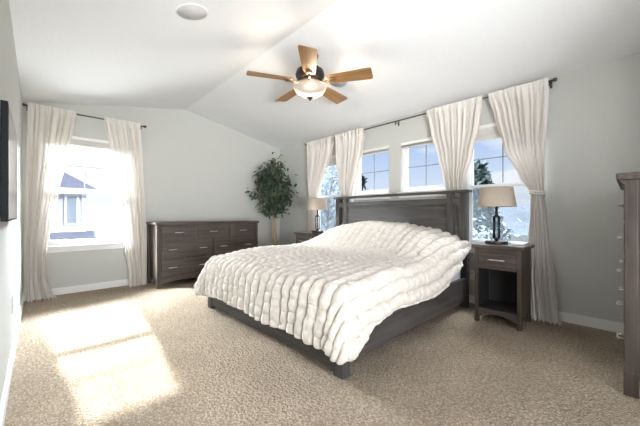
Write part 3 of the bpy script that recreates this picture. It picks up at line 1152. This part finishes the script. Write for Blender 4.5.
rr = random.Random(11)
rib_ph = [rr.uniform(0, 1) for _ in range(60)]
out_rows = []
for i in range(nu + 1):
    orow = []
    for j in range(nv + 1):
        p = rows[i][j]
        pu = rows[min(i + 1, nu)][j] - rows[max(i - 1, 0)][j]
        pv = rows[i][min(j + 1, nv)] - rows[i][max(j - 1, 0)]
        n = pu.cross(pv)
        n = n.normalized() if n.length > 1e-9 else Vector((0, 0, 1))
        s, tt = base_st[i][j]
        q = tt + .022 * noise.noise(Vector((s * 3.2, tt * 3.2, 8))) + .018 * noise.noise(Vector((s * 9, tt * 9, 4)))
        k = math.floor(q / PIT + 20)
        fr = q / PIT + 20 - k
        rib = math.sin(PI * fr) ** .8
        sp = (s + .02 * noise.noise(Vector((s * 5, tt * 5, 14)))) / .088 + rib_ph[k % 60]
        puff = abs(math.sin(PI * sp)) ** .5
        hgt = .042 * rib * (.58 + .42 * puff)
        orow.append(p + n * (hgt - .006))
    out_rows.append(orow)
th = grid_mesh('fur_throw', out_rows, M['fur'], None, (2.45, 2.285, .60))
sm = th.modifiers.new('thickness', 'SOLIDIFY')
sm.thickness = .012
sm.offset = -1
tag(th, 'cream ruched faux fur throw draped over the bed and its pillows', 'blanket')


# ------------------------------------------------------------------ tall chest
ch = thing('tall_chest', 'tall dark wooden chest of drawers standing beside the bare stretch of wall', 'chest of drawers', (2.97, -.22, 0))
co = Vector((2.97, -.22, 0))


def cp(mb, name, material, parent=None):
    o = mb.build(name, material, parent or ch)
    if parent is None:
        o.location = -co
    return o


CX0, CX1, CYB, CYF = 2.47, 3.47, -.48, .035
cp(MB().box(CX0 + .012, CX1 - .012, CYB + .02, CYF - .022, .10, 1.25, .003), 'case', WD['Z'])
cp(MB().box(CX0 - .02, CX1 + .02, CYB - .005, CYF + .03, 1.25, 1.29, .007), 'top', WD['X'])
mb = MB()
mb.poly_prism([(CX0 - .004, CYF + .018, 1.25), (CX0 - .004, CYF - .01, 1.25), (CX0 - .004, CYF - .01, 1.215)], (CX1 - CX0 + .008, 0, 0))
cp(mb, 'crown_moulding', WD['X'])
for x0, x1 in ((CX0, CX0 + .055), (CX1 - .055, CX1)):
    for y0, y1 in ((CYF - .06, CYF - .004), (CYB, CYB + .06)):
        mb = MB().box(x0, x1, y0, y1, 0, 1.25, .004)
        mb.box(x0 - .005, x1 + .005, y0 - .003, y1 + .003, 0, .14, .004)
        cp(mb, 'corner_post', WD['Z'])
cp(MB().box(CX0 + .05, CX1 - .05, CYF - .035, CYF - .012, .07, .155, .003), 'apron', WD['X'])
dz = (1.215 - .165) / 5
for k in range(5):
    z0 = .165 + k * dz
    spans = [(CX0 + .06, CX1 - .06)] if k < 4 else [(CX0 + .06, (CX0 + CX1) / 2 - .01), ((CX0 + CX1) / 2 + .01, CX1 - .06)]
    for a, c in spans:
        d = cp(MB().box(a, c, CYF - .024, CYF - .001, z0 + .008, z0 + dz - .008, .004), 'drawer', WD['X'])
        for hx in ([a + (c - a) * .2, a + (c - a) * .8] if k < 4 else [(a + c) / 2]):
            bar_handle((hx, CYF - .001, z0 + dz / 2), (1, 0, 0), (0, 1, 0), .12, d)

# ------------------------------------------------------------------ television
tv = thing('television', 'flat black television mounted on the white wall', 'television', (-.110, 2.37, 1.29))
MB().box(-.014, .011, -.41, .41, -.275, .275, .003).build('casing', M['black'], tv)
MB().box(.0105, .0122, -.398, .398, -.263, .265).build('screen', M['screen'], tv)
MB().box(-.027, -.014, -.15, .15, -.12, .12).build('wall_mount', M['black'], tv)


# ------------------------------------------------------------------ outlets
def outlet(loc, rz, label):
    r = thing('outlet', label, 'outlet', loc, 'wall outlets', rz)
    MB().box(0, .006, -.036, .036, -.058, .058, .003).build('cover_plate', M['outlet'], r)
    for z in (-.022, .022):
        f = MB().box(.005, .008, -.017, .017, z - .014, z + .014, .002).build('socket', M['outlet'], r)
        mb = MB()
        for y in (-.007, .007):
            mb.box(.0075, .0085, y - .0015, y + .0015, z - .003, z + .007)
        mb.build('slots', M['slot'], f)
    return r


o1 = outlet((XL, 3.12, .39), 0, 'white power outlet low on the bare wall between television and carpet')
o2 = outlet((XR, 1.30, .33), PI, 'white power outlet on the bed wall in the gap between bed and nightstand')

# ------------------------------------------------------------------ ficus tree
fx, fy = 3.27, 4.72
fk = thing('ficus_tree', 'potted ficus tree with dark green leaves in the room corner', 'plant', (fx, fy, 0))
pot = MB().lathe([(0, 0), (.13, 0), (.15, .02), (.175, .26), (.18, .28), (.165, .28), (.155, .24), (0, .24)], 0, 0, 36).build('pot', M['pot'], fk)
MB().lathe([(0, .235), (.156, .242), (.10, .255), (0, .262)], 0, 0, 24).build('soil', M['soil'], pot)
rng = random.Random(5)
mb = MB()
for k in range(3):
    a0 = k * 2 * PI / 3
    pts, rad = [], []
    for i in range(16):
        z = .24 + i * .075
        a = a0 + i * .42
        q = .024 + .01 * math.sin(i * .5)
        pts.append((q * math.cos(a) + .03 - .002 * i, q * math.sin(a), z))
        rad.append(.017 - .0005 * i)
    mb.tube(pts, rad, 8)
tips = []
for k in range(46):
    a = rng.uniform(0, 2 * PI)
    z0 = rng.uniform(1.05, 1.75)
    zt = rng.uniform(1.12, 2.12)
    prof = interp([(1.1, .20), (1.3, .42), (1.55, .42), (1.8, .33), (2.0, .18), (2.14, .06)], zt)
    L = prof * rng.uniform(.45, 1.0)
    zs = min(z0, zt - .05 + .1)
    p0 = Vector((0, 0, min(1.75, zs)))
    p2 = Vector((L * math.cos(a), L * math.sin(a), zt))
    p2.x = min(p2.x, XR - fx - .08)
    p2.y = min(p2.y, YF - fy - .08)
    p1 = (p0 + p2) / 2 + Vector((0, 0, .06))
    mb.tube([p0, p1, p2], [.007, .005, .002], 5)
    tips.append((p0, p1, p2))
mb.build('stems', M['bark'], fk)
vs, fs = [], []
for p0, p1, p2 in tips:
    for k in range(44):
        q = rng.uniform(.3, 1.05)
        base = p0.lerp(p1, q * 2) if q < .5 else p1.lerp(p2, (q - .5) * 2)
        base = base + Vector((rng.gauss(0, .065), rng.gauss(0, .065), rng.gauss(0, .06)))
        out = Vector((base.x, base.y, 0))
        d = Vector((rng.uniform(-1, 1), rng.uniform(-1, 1), rng.uniform(-1.1, .35))) + out.normalized() * .5 if out.length > 1e-5 else Vector((1, 0, -.5))
        d.normalize()
        s = d.cross(Vector((rng.uniform(-.5, .5), rng.uniform(-.5, .5), 1))).normalized()
        up = s.cross(d)
        L = rng.uniform(.065, .11)
        w = L * .24
        tip = base + d * L
        if tip.x > XR - fx - .02 or tip.y > YF - fy - .02:
            continue
        i = len(vs)
        vs += [base, base + d * L * .3 + s * w - up * .004, base + d * L * .35 + up * .004, base + d * L * .3 - s * w - up * .004,
               base + d * L * .7 + s * w * .7 - up * .008, base + d * L * .7 - s * w * .7 - up * .008, tip - up * .014]
        fs += [(i, i + 1, i + 2), (i, i + 2, i + 3), (i + 1, i + 4, i + 6, i + 2), (i + 2, i + 6, i + 5, i + 3)]
me = bpy.data.meshes.new('foliage')
me.from_pydata(vs, [], fs)
me.materials.append(M['leaf'])
fo = bpy.data.objects.new('foliage', me)
COL.objects.link(fo)
fo.parent = fk

# ------------------------------------------------------------------ ceiling fan
FX, FY = 2.107, 2.371
FZ = ZR - (ZR - ZW) / (XR - XM) * (FX - XM)
fan = thing('ceiling_fan', 'bronze ceiling fan with five oak blades and a frosted light bowl', 'ceiling fan', (FX, FY, FZ))
slope = math.atan2(ZR - ZW, XR - XM)
MB().lathe([(0, -.085), (.045, -.085), (.075, -.06), (.088, -.02), (.088, .012), (0, .012)], 0, 0, 36).build('canopy', M['bronze'], fan)
MB().tube([(0, 0, -.20), (0, 0, -.07)], .016, 12).build('downrod', M['bronze'], fan)
zb = 2.458 - FZ
MB().lathe([(0, zb + .01), (.10, zb + .01), (.125, zb + .03), (.15, zb + .055), (.155, zb + .085), (.145, zb + .12), (.105, zb + .15), (.05, zb + .165), (.03, zb + .185), (0, zb + .185)], 0, 0, 44).build('motor_housing', M['bronze'], fan)
MB().lathe([(0, zb - .05), (.075, zb - .05), (.11, zb - .03), (.12, zb - .01), (.115, zb + .012), (0, zb + .012)], 0, 0, 40).build('switch_housing', M['brass'], fan)
for k in range(5):
    az = R(-43.55 + 180 + 90 + 72 * k)      # first blade points at the doorway
    br = bpy.data.objects.new('blade', None)
    bm = bmesh.new()
    prof = [(.20, .052), (.24, .064), (.40, .075), (.58, .084), (.640, .085), (.655, .079), (.66, .068)]
    top = [(x, w) for x, w in prof]
    loop = top + [(x, -w) for x, w in prof[::-1]]
    mb = MB()
    mb.poly_prism([(x, y, 0) for x, y in loop], (0, 0, .008))
    bmesh.ops.rotate(mb.bm, verts=mb.bm.verts[:], cent=(0, 0, 0), matrix=Matrix.Rotation(R(-12), 3, 'X'))
    bmesh.ops.translate(mb.bm, verts=mb.bm.verts[:], vec=(0, 0, zb + .004))
    bl = mb.build('blade', M['blade'], fan, (0, 0, 0), (0, 0, az))
    mb = MB()
    mb.tube([(.09, 0, zb + .02), (.14, 0, zb - .012), (.18, 0, zb - .014), (.215, 0, zb - .008)], [.016, .012, .012, .014], 8)
    mb.lathe([(0, zb - .012), (.036, zb - .010), (.042, zb - .004), (.036, zb), (0, zb)], .235, 0, 20)
    arm = mb.build('blade_arm', M['brass'], bl)
MB().lathe([(0, zb - .165), (.05, zb - .158), (.10, zb - .138), (.145, zb - .11), (.170, zb - .068), (.176, zb - .048), (.172, zb - .040)], 0, 0, 48).build('light_bowl', M['bowl'], fan)
MB().lathe([(0, zb - .195), (.006, zb - .193), (.010, zb - .185), (.012, zb - .178), (.028, zb - .170), (.033, zb - .160), (.025, zb - .155), (0, zb - .155)], 0, 0, 24).build('finial', M['bronze'], fan)
pd = bpy.data.lights.new('fan_lamp', 'POINT')
pd.energy = 19
pd.color = (1.0, 0.80, 0.58)
pd.shadow_soft_size = .05
po = bpy.data.objects.new('fan_lamp', pd)
COL.objects.link(po)
po.parent = fan
po.location = (0, 0, zb - .11)


# ------------------------------------------------------------------ ceiling speakers
def ceil_speaker(x, y, label):
    left = x < XM
    z = ZW + (ZR - ZW) * ((x - XL) / (XM - XL) if left else (XR - x) / (XR - XM))
    r = thing('ceiling_speaker', label, 'speaker', (x, y, z), 'round ceiling speakers')
    r.rotation_euler = (0, -math.atan2(ZR - ZW, XM - XL) if left else math.atan2(ZR - ZW, XR - XM), 0)
    MB().lathe([(.113, -.005), (.122, -.004), (.125, .004), (.108, .004), (.113, -.005)], 0, 0, 56).build('rim', M['trim'], r)
    MB().lathe([(0, -.003), (.112, -.003), (.112, .003), (0, .003)], 0, 0, 48).build('grille', M['speaker'], r)


ceil_speaker(.878, 2.385, 'round white speaker set alone in the bare ceiling slope above the television side')
ceil_speaker(2.62, 2.45, 'round white speaker in the ceiling slope partly behind the fan blade')
